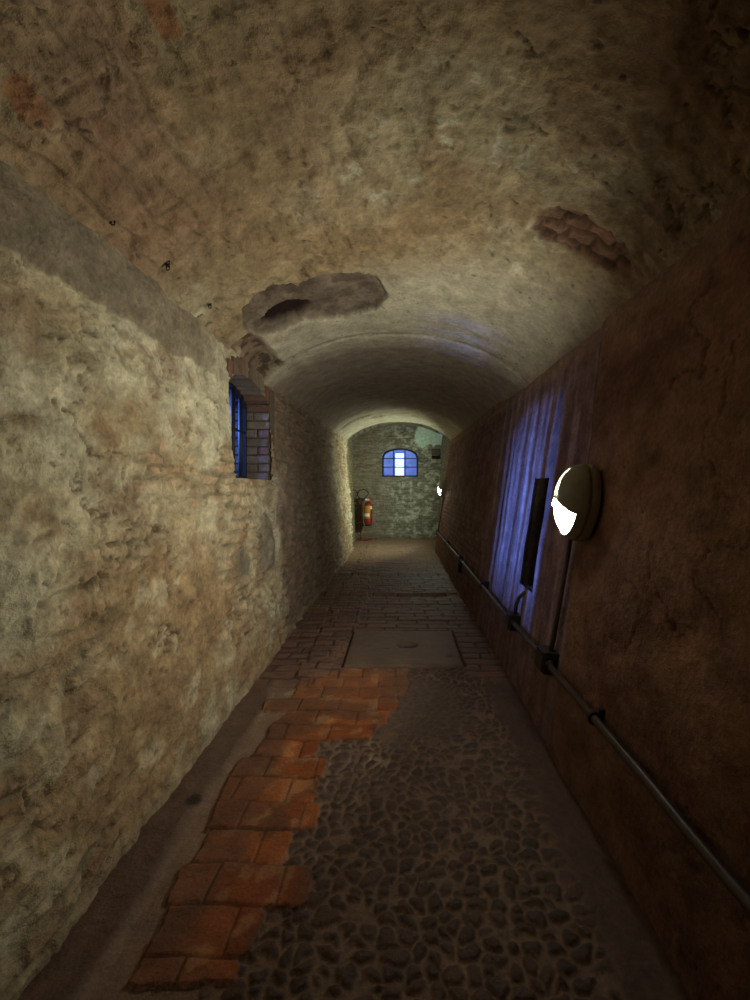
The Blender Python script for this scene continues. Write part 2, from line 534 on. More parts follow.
def build_vault():
    ys = rows(.55, Y_END, .0055)
    ts = np.sin(np.linspace(-1, 1, 330) * math.pi / 2)
    Y, T = np.meshgrid(ys, ts, indexing='ij')
    X, Z = vault_pt(Y, T)
    # normals (into the room): approximate numerically
    X2, Z2 = vault_pt(Y, np.clip(T + .01, -1, 1)); X1, Z1 = vault_pt(Y, np.clip(T - .01, -1, 1))
    tx, tz = X2 - X1, Z2 - Z1
    ln = np.hypot(tx, tz) + 1e-9
    nx, nz = tz / ln, -tx / ln                    # points down / inwards
    S = X * 1.08
    lump = fbm(S * 4.5, Y * 4.5, 221, 5) - .5
    big = fbm(S * 1.4, Y * 1.4, 231, 3) - .5
    smooth_far = sstep(2.35, 3.0, Y + .3 * X)      # trowelled plaster from about the patch on
    rough = 1 - .85 * smooth_far
    f1, f2, cid = voronoi(S * 11 + lump * 3, Y * 13 + lump * 3, 205)
    knob = (sstep(.5, .0, f1)) * (.4 + .6 * cid)
    ridg = 1 - abs(fbm(S * 4.0, Y * 5.0, 241, 4) - .5) * 2
    crack = sstep(.972, .995, ridg) * rough * sstep(.5, .62, fbm(S * 2.5, Y * 2.5, 242, 3))
    D = (.065 * lump + .014 * knob + .034 * (fbm(S * 14, Y * 14, 222, 3) - .5)) * rough + .03 * big * (1 - .6 * smooth_far) - .012 * crack
    # boards / brick courses showing at the near left
    left = sstep(-.15, -.55, X + .12 * (Y - 1.4)) * sstep(2.3, 1.7, Y)
    bm_, bid = bricks(Y * 1.0, S, .48, .13, .012, 207, .06)
    bex = left * sstep(.50, .58, fbm(S * 3, Y * 2.3, 251, 4)) * .75
    D = D + bex * (-.012 + .010 * bm_)
    # bare brick patch at the right
    px = ell(X, Y, .88, 1.98, .27, .115, 0, .12, .45, 21)
    bm2, bid2 = bricks(S * 1.0, Y, .13, .07, .014, 209, .01)
    D = D - px * (.028 - .020 * bm2 * (.4 + bid2))
    # the fallen oval by the left window, and the hole in it
    ov = np.maximum(ell(X, Y, -.46, 2.97, .35, .34, 0, .05, .12, 23),
                    ell(X, Y, -.86, 2.90, .25, .29, 0, .05, .12, 24))
    ovs = np.maximum(ell(X, Y, -.46, 2.97, .35, .34, 0, .5), ell(X, Y, -.86, 2.90, .25, .29, 0, .5))
    D = D - ov * .03 - ovs * ov * .03 - ov * .02 * (fbm(S * 9, Y * 9, 292, 3) - .5)
    hl = ell(X, Y, -.84, 3.03, .165, .11, .05, .10, .2, 25)
    D = D - hl * .045
    # window head broken into the vault
    wh = sstep(-1.06, -1.13, X) * ell(Y, X * 0, 3.36, 0, .38, 1, 0, .1) * sstep(.2, .3, fbm(Y * 9, S * 9, 26, 3))
    D = D - wh * (.05 + .03 * lump)
    # the crack of the arch
    ar = np.exp(-((Y - 3.73 - .03 * X + .02 * lump) / .010) ** 2)
    D = D - .012 * ar + .012 * sstep(3.72, 3.76, Y - .03 * X + .02 * lump)
    # rough lip near the end
    lip = ell(X, Y, -.92, 8.1, .33, .11, .1, .1, .3, 27) + ell(X, Y, -.38, 8.55, .24, .07, .1, .1, .3, 28)
    lip = np.clip(lip, 0, 1)
    D = D - .05 * lip
    rid2 = 1 - abs(fbm(S * 8.0, Y * 9.0, 243, 4) - .5) * 2
    ck2 = sstep(.975, .99, rid2) * rough * sstep(.50, .60, fbm(S * 3.2, Y * 3.2, 244, 3))
    pits = sstep(.20, .08, f1) * (cid > .86) * rough
    D = D - .010 * ck2 - .014 * pits
    fil = sstep(.93, .985, abs(T))
    D = D * (1 - .8 * fil)
    X = X + nx * D; Z = Z + nz * D
    hue = fbm(S * 1.3, Y * 1.3, 261, 4); h2 = fbm(S * 6, Y * 6, 271, 4)
    c = np.ones(Y.shape + (3,)) * np.array((.32, .236, .148))
    c = mix(c, (.37, .31, .21), sstep(.46, .62, hue) * .7)
    c = mix(c, (.24, .16, .09), sstep(.48, .36, hue) * .6)
    c = mix(c, (.24, .15, .09), sstep(.40, .30, h2) * .45 * rough)
    c = mix(c, (.51, .47, .37), smooth_far * .75)
    c = mix(c, (.36, .30, .24), smooth_far * sstep(.55, .42, h2) * .4)
    c = mix(c, (.50, .46, .36), (sstep(.67, .72, fbm(S * 14, Y * 14, 281, 3)) * sstep(.5, .6, hue)) * .7)
    bc = np.stack([.36 - .08 * bid, .24 - .08 * bid, .15 - .05 * bid], -1) * (.55 + .45 * bm_[..., None])
    
    c = c * (1 - .8 * bex[..., None]) + bc * .8 * bex[..., None]
    b2 = np.stack([.26 - .12 * bid2, .13 - .06 * bid2, .09 - .04 * bid2], -1) * (.4 + .6 * bm2[..., None])
    c = c * (1 - .9 * px[..., None]) + b2 * .9 * px[..., None]
    c = mix(c, (.135, .10, .08), ov * .9)
    c = mix(c, (.25, .19, .15), ov * sstep(.48, .62, fbm(S * 5, Y * 5, 291, 4)) * .6)
    rim = ov * sstep(.35, .75, 1 - ovs)
    c = mix(c, (.05, .035, .028), rim * .9)
    c = mix(c, (.08, .055, .045), ov * sstep(.5, .62, fbm(S * 9, Y * 9, 293, 4)) * .6)
    c = mix(c, (.018, .008, .007), hl * .97)  # shade of a deep hole put into the colour
    c = mix(c, (.19, .125, .085), wh * .9)
    c = mix(c, (.06, .04, .03), wh * sstep(.55, .62, fbm(Y * 16, S * 16, 294, 3)) * .8)
    c = mix(c, (.08, .06, .05), ar * .75)
    c = mix(c, (.12, .085, .06), crack * .5)
    c = mix(c, (.13, .085, .06), lip * .8)
    c = mix(c, (.10, .07, .045), ck2 * .6)
    c = mix(c, (.11, .075, .05), pits * .7)
    for (a_, b_, ra_, rb_) in ((-.985, 1.385, .026, .06), (-1.10, 1.19, .035, .07), (-.67, 1.12, .03, .08), (-.80, 1.52, .02, .035)):
        sq = sstep(1.12, .9, np.maximum(abs(X - a_ + .02 * lump) / ra_, abs(Y - b_ + .05 * lump) / rb_))
        c = mix(c, (.33, .16, .085), sq * (.35 + .6 * sstep(.4, .6, fbm(S * 12, Y * 12, 254, 3))))
    c = mix(c, (.26, .165, .115), left * sstep(.42, .6, fbm(S * 3, Y * 1.5, 253, 3)) * .45)
    pin = (f1 < .10) & (cid > .90)
    c = mix(c, (.08, .055, .04), pin * .7)
    c = mix(c, (.36, .30, .21), fil * .6)
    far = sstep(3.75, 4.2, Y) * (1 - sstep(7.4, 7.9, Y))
    c = mix(c, (.22, .165, .13), far * .8)  # dim stretch of vault between the lamps, darkened in the colour
    c = c * (1 + .5 * (fbm(S * 15, Y * 15, 282, 3) - .5) * (.4 + .6 * rough))[..., None]
    c = c * np.array((1.0, .985, .98))
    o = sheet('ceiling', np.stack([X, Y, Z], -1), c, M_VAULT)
    tag(o, 'plastered barrel vault over the tunnel, flaking near the camera', kind='structure')


build_vault()


# ---- floor
SX0, SX1, SY0, SY1 = -.48, .54, 3.34, 4.16


def build_floor():
    ys = rows(.75, Y_BACK + .1, .0045)
    xs = np.linspace(-1.7, 1.7, 430)
    xs = np.concatenate([np.linspace(-1.7, -1.22, 12), np.linspace(-1.2, .98, 400), np.linspace(1.0, 1.7, 16)])
    Y, X = np.meshgrid(ys, xs, indexing='ij')
    n1 = fbm(X * 4, Y * 4, 301, 4) - .5
    n2 = fbm(X * 14, Y * 14, 302, 4) - .5
    # cobbles: pebbles set in mortar, long axis across
    wx = X * 15.5 + n1 * 2.0 + n2 * .7; wy = Y * 20.5 + n2 * 1.5
    f1, f2, cid = voronoi(wx, wy, 303, .9)
    d = f2 - f1
    peb = sstep(.07, .40, d + .30 * n2 + .10 * (cid - .5))
    peb = peb * sstep(-.66, -.5, X + .3 * n1)
    pebh = np.sqrt(np.clip(1 - (f1 / .72) ** 2, 0, 1)) * peb
    # jagged edge of the tile strip:  piecewise by course
    H = .156
    Yw = Y + .05 * n1 + .012 * n2
    row = np.floor((Yw - 1.27) / H)
    rlim = np.full(Y.shape, -.5)
    for k_, v_ in enumerate((-.48, -.35, -.46, -.37, -.41, -.40, -.48, -.16, -.05, .0, .05, .05, .05)):
        rlim = np.where(row == k_, v_, rlim)
    rlim = rlim + .05 * n1 + sstep(2.3, 2.5, Y) * .22 * n1
    llim = -.84 + .10 * (_hash(row, row, 9) - .5) + .2 * n1
    tile = (X < rlim) & (X > llim) & (Y > 1.20 + .04 * n1)
    # corner rounding of worn tiles
    vv = (Yw - 1.27) - row * H
    corner = np.hypot(np.clip(X - (rlim - .04), 0, 1), np.clip(np.abs(vv - H / 2) - (H / 2 - .045), 0, 1)) > .046
    tile = tile & ~((Y < 2.35) & corner & (X > rlim - .04))
    tile = tile.astype(float) 
    Lt = .27
    uu = X + .03 * n1 + (row % 2) * Lt * .5 + .05 * _hash(row, row, 11)
    col_ = np.floor(uu / Lt)
    tid = _hash(col_, row, 12)
    du = np.minimum(uu - col_ * Lt, (col_ + 1) * Lt - uu); dv = np.minimum(vv, H - vv)
    tm = sstep(.001, .009, np.minimum(du, dv) + .004 * n2)
    # brick paving further on
    farb = sstep(3.0, 3.25, Y + .4 * n1) * np.maximum(sstep(4.05, 4.2, Y), sstep(-.42, -.5, X) + sstep(.5, .56, X))
    farb = np.clip(np.maximum(farb, sstep(4.1, 4.25, Y)), 0, 1)
    bm_, bid = bricks(X, Y, .34, .125, .016, 305, .02)
    band = np.maximum(sstep(-.90, -.97, X + .06 * n1), sstep(.60, .68, X + .07 * n1)) * (1 - farb)
    cob = (1 - tile) * (1 - farb) * (1 - band)
    worn = ell(X, Y, .05, 2.75, .42, .42, 0, .35, .2, 31)         # cement smear over the cobbles near the slab
    hcob = .013 * pebh * (1 - .8 * worn) + .010 * n1
    Z = cob * hcob + tile * (.012 + .005 * tm + .007 * (tid - .5) + .004 * n2) + band * (.016 + .02 * n1 + .008 * n2)
    Z = Z + farb * (.010 * bm_ * (.5 + bid) + .014 * n1 + .003 * n2)
    # a low worn riser across the far paving
    Z = Z + .03 * np.exp(-((Y - 5.6 - .1 * n1) / .05) ** 2) * farb + .02 * np.exp(-((Y - 6.9) / .06) ** 2) * farb
    # drop under the loose slab
    ins = (X > SX0 - .015) & (X < SX1 + .015) & (Y > SY0 - .015) & (Y < SY1 + .015)
    Z = np.where(ins, -.05, Z)
    hue = fbm(X * 2.2, Y * 2.2, 311, 4); h2 = fbm(X * 11, Y * 11, 321, 4)
    mort = np.ones(Y.shape + (3,)) * np.array((.23, .165, .11))
    mort = mix(mort, (.34, .27, .16), sstep(.56, .70, h2) * sstep(.45, .6, hue))
    pc = np.stack([.075 + .045 * cid, .052 + .029 * cid, .040 + .021 * cid], -1)
    c = mort * (1 - peb[..., None]) + pc * peb[..., None]
    c = mix(c, (.14, .10, .068), worn * .7)
    tc = np.stack([.40 - .16 * tid, .135 - .07 * tid, .036 - .018 * tid], -1)
    tc = mix(tc, (.16, .075, .038), sstep(.50, .36, fbm(X * 5, Y * 6, 331, 4)) * .8)
    tc = mix(tc, (.46, .30, .15), sstep(.60, .70, h2) * .35)
    tc = mix(tc, (.15, .075, .045), sstep(-.60, -.74, X + .3 * n1) * .75)
    tc = tc * (.5 + .5 * tm[..., None])
    tc = tc * (.75 + .5 * h2[..., None])
    tc = mix(tc, (.30, .19, .10), sstep(2.5, 3.0, Y) * .3)
    c = c * (1 - tile[..., None]) + tc * tile[..., None]
    c = mix(c, (.12, .078, .058), band * .85)
    fb = np.stack([.155 + .07 * bid, .098 + .042 * bid, .070 + .028 * bid], -1) * (.35 + .65 * bm_[..., None])
    fb = mix(fb, (.24, .15, .09), sstep(.56, .66, hue) * .6)
    c = c * (1 - farb[..., None]) + fb * farb[..., None]
    c = mix(c, (.30, .23, .14), sstep(7.6, 8.6, Y) * .6)  # far lamp's glow on the floor put into the colour
    c = mix(c, (.02, .015, .012), ell(X, Y, -.98, 1.90, .035, .035, 0, .4) * .9)
    c = c * np.array((1.08, .95, 1.05))
    P = np.stack([X, Y, Z], -1)
    o = sheet('floor', P, c, M_FLOOR)
    tag(o, 'worn tunnel floor of cobbles, orange tiles and brick', kind='structure')


build_floor()


# ---- back wall of the chamber, with its window and small recess
BX0, BX1, BZ0, BZM, BZ1 = -.53, .54, 1.83, 2.44, 2.68


def barch(x):
    t = np.clip((x - (BX0 + BX1) / 2) / ((BX1 - BX0) / 2), -1, 1)
    return BZM + (BZ1 - BZM) * np.sqrt(np.clip(1 - t * t, 0, 1))


QX0, QX1, QZ0, QZ1 = .93, 1.20, 2.36, 2.66


def build_back():
    xs = np.unique(np.concatenate([np.linspace(-1.75, 1.75, 300), [BX0, BX1, QX0, QX1]]))
    zs = np.unique(np.concatenate([np.linspace(-.1, 3.7, 320), [BZ0, QZ0, QZ1]]))
    X, Z = np.meshgrid(xs, zs, indexing='ij')
    n1 = fbm(X * 5, Z * 5, 401, 4) - .5; h2 = fbm(X * 9, Z * 11, 402, 4)
    bm_, bid = bricks(X, Z + .04 * n1, .24, .085, .018, 403, .06)
    pl = sstep(.52, .44, fbm(X * 2.4, Z * 2.4, 404, 3)) * .35
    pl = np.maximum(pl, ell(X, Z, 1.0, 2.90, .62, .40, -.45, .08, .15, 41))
    pl = pl * (1 - ell(X, Z, .95, 2.5, .42, .28, 0, .1, .3, 42))
    D = .03 * n1 + .018 * bm_ * (.4 + bid) * (1 - pl) + .016 * pl
    q = ((X > QX0 - .001) & (X < QX1 + .001) & (Z > QZ0 - .001) & (Z < QZ1 + .001)).astype(float)
    Yy = Y_BACK - D
    c = np.stack([.35 - .14 * bid, .335 - .14 * bid, .275 - .12 * bid], -1) * (.75 + .6 * (h2[..., None] - .3))
    c = c * (.62 + .38 * bm_[..., None])
    c = mix(c, (.20, .145, .10), sstep(.2, -1.1, X) * .55)  # falloff away from the right-hand lamp put into the colour
    c = mix(c, (.50, .50, .42), sstep(.56, .66, h2) * .6 * sstep(-.8, .4, X))
    c = mix(c, (.62, .80, .72), ell(X, Z, 1.0, 2.90, .62, .40, -.45, .08, .15, 41) * (pl > .3) * .9)  # pale plaster patch, teal lamplight put into its colour
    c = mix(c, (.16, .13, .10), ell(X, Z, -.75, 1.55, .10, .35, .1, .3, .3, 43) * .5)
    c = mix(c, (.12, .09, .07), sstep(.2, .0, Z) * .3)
    xc = (X[:-1, :-1] + X[1:, 1:]) / 2; zc = (Z[:-1, :-1] + Z[1:, 1:]) / 2
    hole = (xc > BX0) & (xc < BX1) & (zc > BZ0) & (zc < barch(xc))
    hole |= (xc > QX0) & (xc < QX1) & (zc > QZ0) & (zc < QZ1)
    c = mix(c, (.30, .27, .21), ell(X, Z, (QX0 + QX1) / 2, (QZ0 + QZ1) / 2, .2, .22, 0, .2, .2, 44) * .6)
    recess('trim_5', lambda a, b, d: (a, Y_BACK + .03 + d, b), QX0, QX1, QZ0, QZ1, .28,
           simple('recess_plaster', (.16, .14, .11), .9), 'small square recess high in the end wall')
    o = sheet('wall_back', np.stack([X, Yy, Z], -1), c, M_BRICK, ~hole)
    tag(o, 'brick end wall with arched window and small square recess', kind='structure')
    # thickness of the window opening
    bm = bmesh.new()
    pts = [(BX0, BZ0), (BX1, BZ0)] + [(x, float(barch(x))) for x in np.linspace(BX1, BX0, 25)]
    n = len(pts)
    A = [bm.verts.new((x, Y_BACK - .012, z)) for x, z in pts]
    B = [bm.verts.new((x, Y_BACK + .40, z)) for x, z in pts]
    for i in range(n):
        j = (i + 1) % n
        bm.faces.new((A[i], A[j], B[j], B[i]))
    o = link_bm('trim_1', bm, simple('reveal_plaster', (.20, .17, .15), .9))
    tag(o, 'plastered reveal of the end window', kind='structure')


build_back()


def slab_surface(name, pts_yz, mat, label):
    pass


# ---- chamber side walls and its higher vault, plus returns where the corridor stops
def build_chamber():
    def flat(name, fn, na, nb, colr, label, seed):
        A, B = np.meshgrid(np.linspace(0, 1, na), np.linspace(0, 1, nb), indexing='ij')
        X, Y, Z, nx, ny, nz = fn(A, B)
        k = fbm((X + Y) * 5, (Z + Y * .3) * 5, seed, 4) - .5
        bm_, bid = bricks(X + Y, Z, .26, .085, .016, seed + 1, .02)
        D = .03 * k + .014 * bm_
        P = np.stack([X + nx * D, Y + ny * D, Z + nz * D], -1)
        c = np.ones(A.shape + (3,)) * np.array(colr) * (.55 + .45 * bm_[..., None]) * (1 - .3 * bid[..., None])
        o = sheet(name, P, c, M_BRICK)
        tag(o, label, kind='structure')
    def side(sign, x0):
        def f(A, B):
            Y = Y_END - .02 + (Y_BACK + .08 - Y_END) * A; Z = -.1 + 3.1 * B
            X = sign * (x0 + .1 * Z / 2.5)
            return X, Y, Z, -sign + 0 * X, 0 * X, 0 * X
        return f
    flat('wall_chamber_left', side(-1, 1.30), 90, 120, (.34, .28, .18), 'left side of the end chamber', 501)
    flat('wall_chamber_right', side(1, 1.12), 90, 120, (.36, .33, .25), 'right side of the end chamber', 511)
    def top(A, B):
        Y = Y_END - .02 + (Y_BACK + .08 - Y_END) * A
        t = B * 2 - 1
        X = .02 + 1.50 * t; Z = 2.86 + .52 * (1 - abs(t) ** 2.2)
        return X, Y, Z, 0 * X, 0 * X, -1 + 0 * X
    flat('ceiling_chamber', top, 90, 140, (.34, .30, .24), 'vault of the end chamber', 521)
    # masonry face that steps out from corridor profile to chamber profile
    ths = np.linspace(0, 1, 200)
    inner = []; outer = []
    zs = float(zspring(Y_END))
    for z in np.linspace(-.1, zs, 40):
        inner.append((xl(z), z)); outer.append((-1.8, z))
    for t in np.sin(np.linspace(-1, 1, 80) * math.pi / 2):
        x, z = vault_pt(np.array(Y_END), np.array(t))
        inner.append((float(x), float(z))); outer.append((float(x) * 1.45, float(z) + .9))
    for z in np.linspace(zs, -.1, 40):
        inner.append((xr(z), z)); outer.append((1.8, z))
    bm = bmesh.new()
    I = [bm.verts.new((x, Y_END - .03, z)) for x, z in inner]
    O = [bm.verts.new((x, Y_END - .03, z)) for x, z in outer]
    for i in range(len(I) - 1):
        try: bm.faces.new((I[i], I[i + 1], O[i + 1], O[i]))
        except ValueError: pass
    o = link_bm('trim_2', bm, simple('return_plaster', (.36, .30, .2), .9))
    tag(o, 'masonry face around the mouth of the end chamber', kind='structure')
    # the end behind the camera
    bm = bmesh.new()
    box(bm, -2, 2, -2.4, -2.15, -.2, 3.4)
    o = link_bm('wall_front', bm, simple('rear_plaster', (.30, .2, .11), .9))
    tag(o, 'plastered end of the tunnel behind the camera', kind='structure')


build_chamber()


# ---- brick reveal of the left window
def build_reveal():
    XW = -1.50
    bm = bmesh.new()
    random.seed(9)
    H = .082
    cols = []
    def brick(x0, x1, y0, y1, z0, z1, tone):
        vs = box(bm, x0, x1, y0, y1, z0, z1)
        for v in vs:
            v.co += Vector((random.uniform(-.004, .004), random.uniform(-.004, .004), random.uniform(-.003, .003)))
        cols.extend([tone] * 8)
    tones = [(.17, .13, .095), (.21, .16, .12), (.15, .10, .075), (.19, .105, .075), (.20, .155, .12), (.24, .19, .13)]
    mort = (.13, .10, .08)
    # mortar bed behind the bricks of each jamb, sill and head
    for (y0, y1) in ((WY1 + .004, WY1 + .12), (WY0 - .12, WY0 - .004)):
        brick(XW - .35, -1.235 if y0 > 3.4 else -1.275, y0 + (.012 if y0 > 3.4 else 0), y1 - (.012 if y0 < 3.4 else 0), WZ0 - .1, 2.45, mort)
    for far, (y0, y1) in ((True, (WY1 - .004, WY1 + .11)), (False, (WY0 - .11, WY0 + .004))):
        k = 0; z = WZ0
        while z < 2.36:
            split = random.choice((-1.36, -1.40, -1.33)) if k % 2 else None
            off = random.uniform(-.008, .008)
            a, b_ = (y0 + off, y1) if far else (y0, y1 + off)
            if split:
                brick(XW - .3, split - .006, a, b_, z, z + H - .014, random.choice(tones))
                brick(split + .006, -1.25 - (0 if far else .02) + random.uniform(-.012, .006), a + .004, b_, z, z + H - .014, random.choice(tones))
            else:
                brick(XW - .3, -1.25 - (0 if far else .02) + random.uniform(-.02, .008), a, b_, z, z + H - .014, random.choice(tones))
            z += H; k += 1
    # sill
    brick(XW - .35, -1.235, WY0 - .1, WY1 + .1, WZ0 - .10, WZ0 - .008, mort)
    # head: ring of bricks on edge
    n = 11
    for i in range(n):
        t = -1 + (i + .5) * 2 / n
        yc = 3.375 + .445 * t
        z = float(warch(np.array(yc)))
        w = .45 * 2 / n / 2 - .004
        brick(XW - .3, -1.25 + random.uniform(-.02, .01), yc - w, yc + w, z - .005, z + .13, random.choice(tones[:5]))
    brick(XW - .35, -1.29, WY0 - .1, WY1 + .1, 2.50, 2.75, mort)
    me = bpy.data.meshes.new('trim_3')
    bm.to_mesh(me); bm.free()
    ca = me.color_attributes.new('pigment', 'FLOAT_COLOR', 'POINT')
    for i, t in enumerate(cols): ca.data[i].color = (*t, 1)
    me.materials.append(M_BRICK)
    o = bpy.data.objects.new('trim_3', me); COL.objects.link(o)
    md = o.modifiers.new('bevel', 'BEVEL'); md.width = .006; md.segments = 2
    tag(o, 'bare brick jambs and head of the left window', kind='structure')


build_reveal()


# ---- windows
def arch_ring(bm, pts_in, pts_out, place, depth0, depth1):
    n = len(pts_in)
    V = [[bm.verts.new(place(a, b, d)) for (a, b) in pts] for pts in (pts_in, pts_out) for d in (depth0, depth1)]
    I0, I1, O0, O1 = V
    for i in range(n):
        j = (i + 1) % n
        bm.faces.new((I0[i], I0[j], O0[j], O0[i])); bm.faces.new((I1[i], O1[i], O1[j], I1[j]))
        bm.faces.new((I0[i], I1[i], I1[j], I0[j])); bm.faces.new((O0[i], O0[j], O1[j], O1[i]))


def arch_pts(a0, a1, b0, top, inset):
    am = (a0 + a1) / 2
    pts = [(a0 + inset, b0 + inset), (a1 - inset, b0 + inset)]
    for a in np.linspace(a1 - inset, a0 + inset, 25):
        aa = am + (a - am) * (a1 - a0) / (a1 - a0 - 2 * inset)
        pts.append((float(a), float(top(aa)) - inset))
    return pts


def window(name, loc, a0, a1, b0, top, place, vbars, hbars, label, fw=.035, vr=.010, hr=.010):
    root = empty(name, loc)
    tag(root, label, kind='structure')
    L = Vector(loc)
    pl = lambda a, b, d: Vector(place(a, b, d)) - L
    bm = bmesh.new()
    arch_ring(bm, arch_pts(a0, a1, b0, top, fw), arch_pts(a0, a1, b0, top, -.004), pl, -.02, .03)
    link_bm('window_frame', bm, M_FRAME, root)
    for a in vbars:
        bm = bmesh.new()
        tube(bm, [pl(a, b0, -.005), pl(a, float(top(a)) - .01, -.005)], vr, 8)
        tag(link_bm('window_bar', bm, M_FRAME, root, True), 'upright iron bar')
    for b in hbars:
        bm = bmesh.new()
        tube(bm, [pl(a0, b, -.014), pl(a1, b, -.014)], hr, 8)
        tag(link_bm('window_bar', bm, M_FRAME, root, True), 'level iron bar')
    bm = bmesh.new()
    P = arch_pts(a0, a1, b0, top, .01)
    F = [bm.verts.new(pl(a, b, .010)) for a, b in P]; Bk = [bm.verts.new(pl(a, b, .014)) for a, b in P]
    bm.faces.new(F); bm.faces.new(Bk[::-1])
    for i in range(len(P)):
        j = (i + 1) % len(P); bm.faces.new((F[i], F[j], Bk[j], Bk[i]))
    link_bm('window_pane', bm, M_GLASS, root)
    return root


window('window_1', (-1.48, 3.38, WZ0), WY0, WY1, WZ0, warch, lambda a, b, d: (-1.48 - d, a, b),
       [3.06, 3.24, 3.40, 3.53, 3.70], [2.02], 'tall arched window with blue glass set in the left wall', .03, .021, .009)
window('window_2', (.01, Y_BACK + .12, BZ0), BX0, BX1, BZ0, barch, lambda a, b, d: (a, Y_BACK + .12 + d, b),
       [BX0 + .34, BX0 + .68], [2.12, 2.38], 'bright arched barred window in the end wall', .045, .014, .014)

# ---- light wells outside, so that the windows look out on something
bm = bmesh.new()
box(bm, -2.2, -.15, 12.75, 12.95, -.5, 3.6)
box(bm, .125, 2.2, 12.75, 12.95, -.5, 3.6)
box(bm, -.20, .20, 12.76, 12.95, 2.62, 3.6)
o = link_bm('wall_light_well', bm, M_WELL)
tag(o, 'blue grey outer wall seen through the end window with a bright gap', kind='structure')
bm = bmesh.new()
box(bm, -5.2, -1.75, 5.0, 5.2, -.3, 4.0)
box(bm, -5.2, -5.0, 1.0, 5.2, -.3, 4.0)
box(bm, -5.2, -1.75, 1.0, 1.2, -.3, 4.0)
box(bm, -5.2, -1.3, 1.0, 5.2, -.4, -.3)
box(bm, -2.55, -2.35, 1.0, 3.24, -.3, 3.6)  # unseen fins added, narrowing the blue light to a slit
box(bm, -2.55, -2.35, 3.66, 5.2, -.3, 3.6)
box(bm, -2.50, -2.40, 3.2, 3.7, 1.47, 1.82)  # unseen bar added to keep blue light off the left of the vault
o = link_bm('wall_side_well', bm, M_WELL)
tag(o, 'blue grey light well outside the left window with added light-shaping fins and bar', kind='structure')

# ------------------------------------------------------------------ slab in the floor
def build_slab():
    root = empty('stone_slab', ((SX0 + SX1) / 2, (SY0 + SY1) / 2, -.05))
    tag(root, 'flat grey rectangular stone slab let into the floor with an oval hole', 'slab')
    n, m = 120, 100
    L = root.location
    xs = np.linspace(SX0, SX1, n); ys = np.linspace(SY0, SY1, m)
    X, Y = np.meshgrid(xs, ys, indexing='ij')
    k = fbm(X * 5, Y * 5, 601, 4) - .5
    e = np.minimum(np.minimum(X - SX0, SX1 - X), np.minimum(Y - SY0, SY1 - Y))
    Z = .022 + .005 * k - .012 * sstep(.02, 0, e)
    h = ell(X, Y, .075, 3.76, .085, .05, 0, .3)
    Z = Z - .04 * h
    side = e <= 1e-6
    Z = np.where(side, -.045, Z)
    c = np.ones(X.shape + (3,)) * np.array((.19, .122, .09)) * (1 + .5 * k[..., None])
    c = mix(c, (.04, .03, .022), h * .9)  # hole's darkness put into the colour
    for (a, b, r) in ((-.12, 3.68, .02), (.44, 3.52, .035), (.02, 3.9, .02)):
        c = mix(c, (.06, .045, .03), ell(X, Y, a, b, r, r * .7, 0, .4) * .8)
    P = np.stack([X - L.x, Y - L.y, Z - L.z], -1)
    o = sheet('slab_top', P, c, M_FLOOR)
    o.parent = root
    bm = bmesh.new()
    bmesh.ops.create_circle(bm, cap_ends=True, segments=28, radius=1)
    for v in bm.verts: v.co = Vector((.075 - L.x + v.co.x * .062, 3.76 - L.y + v.co.y * .034, -.012 - L.z))
    r = bmesh.ops.extrude_face_region(bm, geom=bm.faces[:])
    for v in r['geom']:
        if isinstance(v, bmesh.types.BMVert): v.co.z += .004
    link_bm('hole_shade_disc', bm, M_RUBBER, root)  # black disc standing in for the dark inside the hole


build_slab()


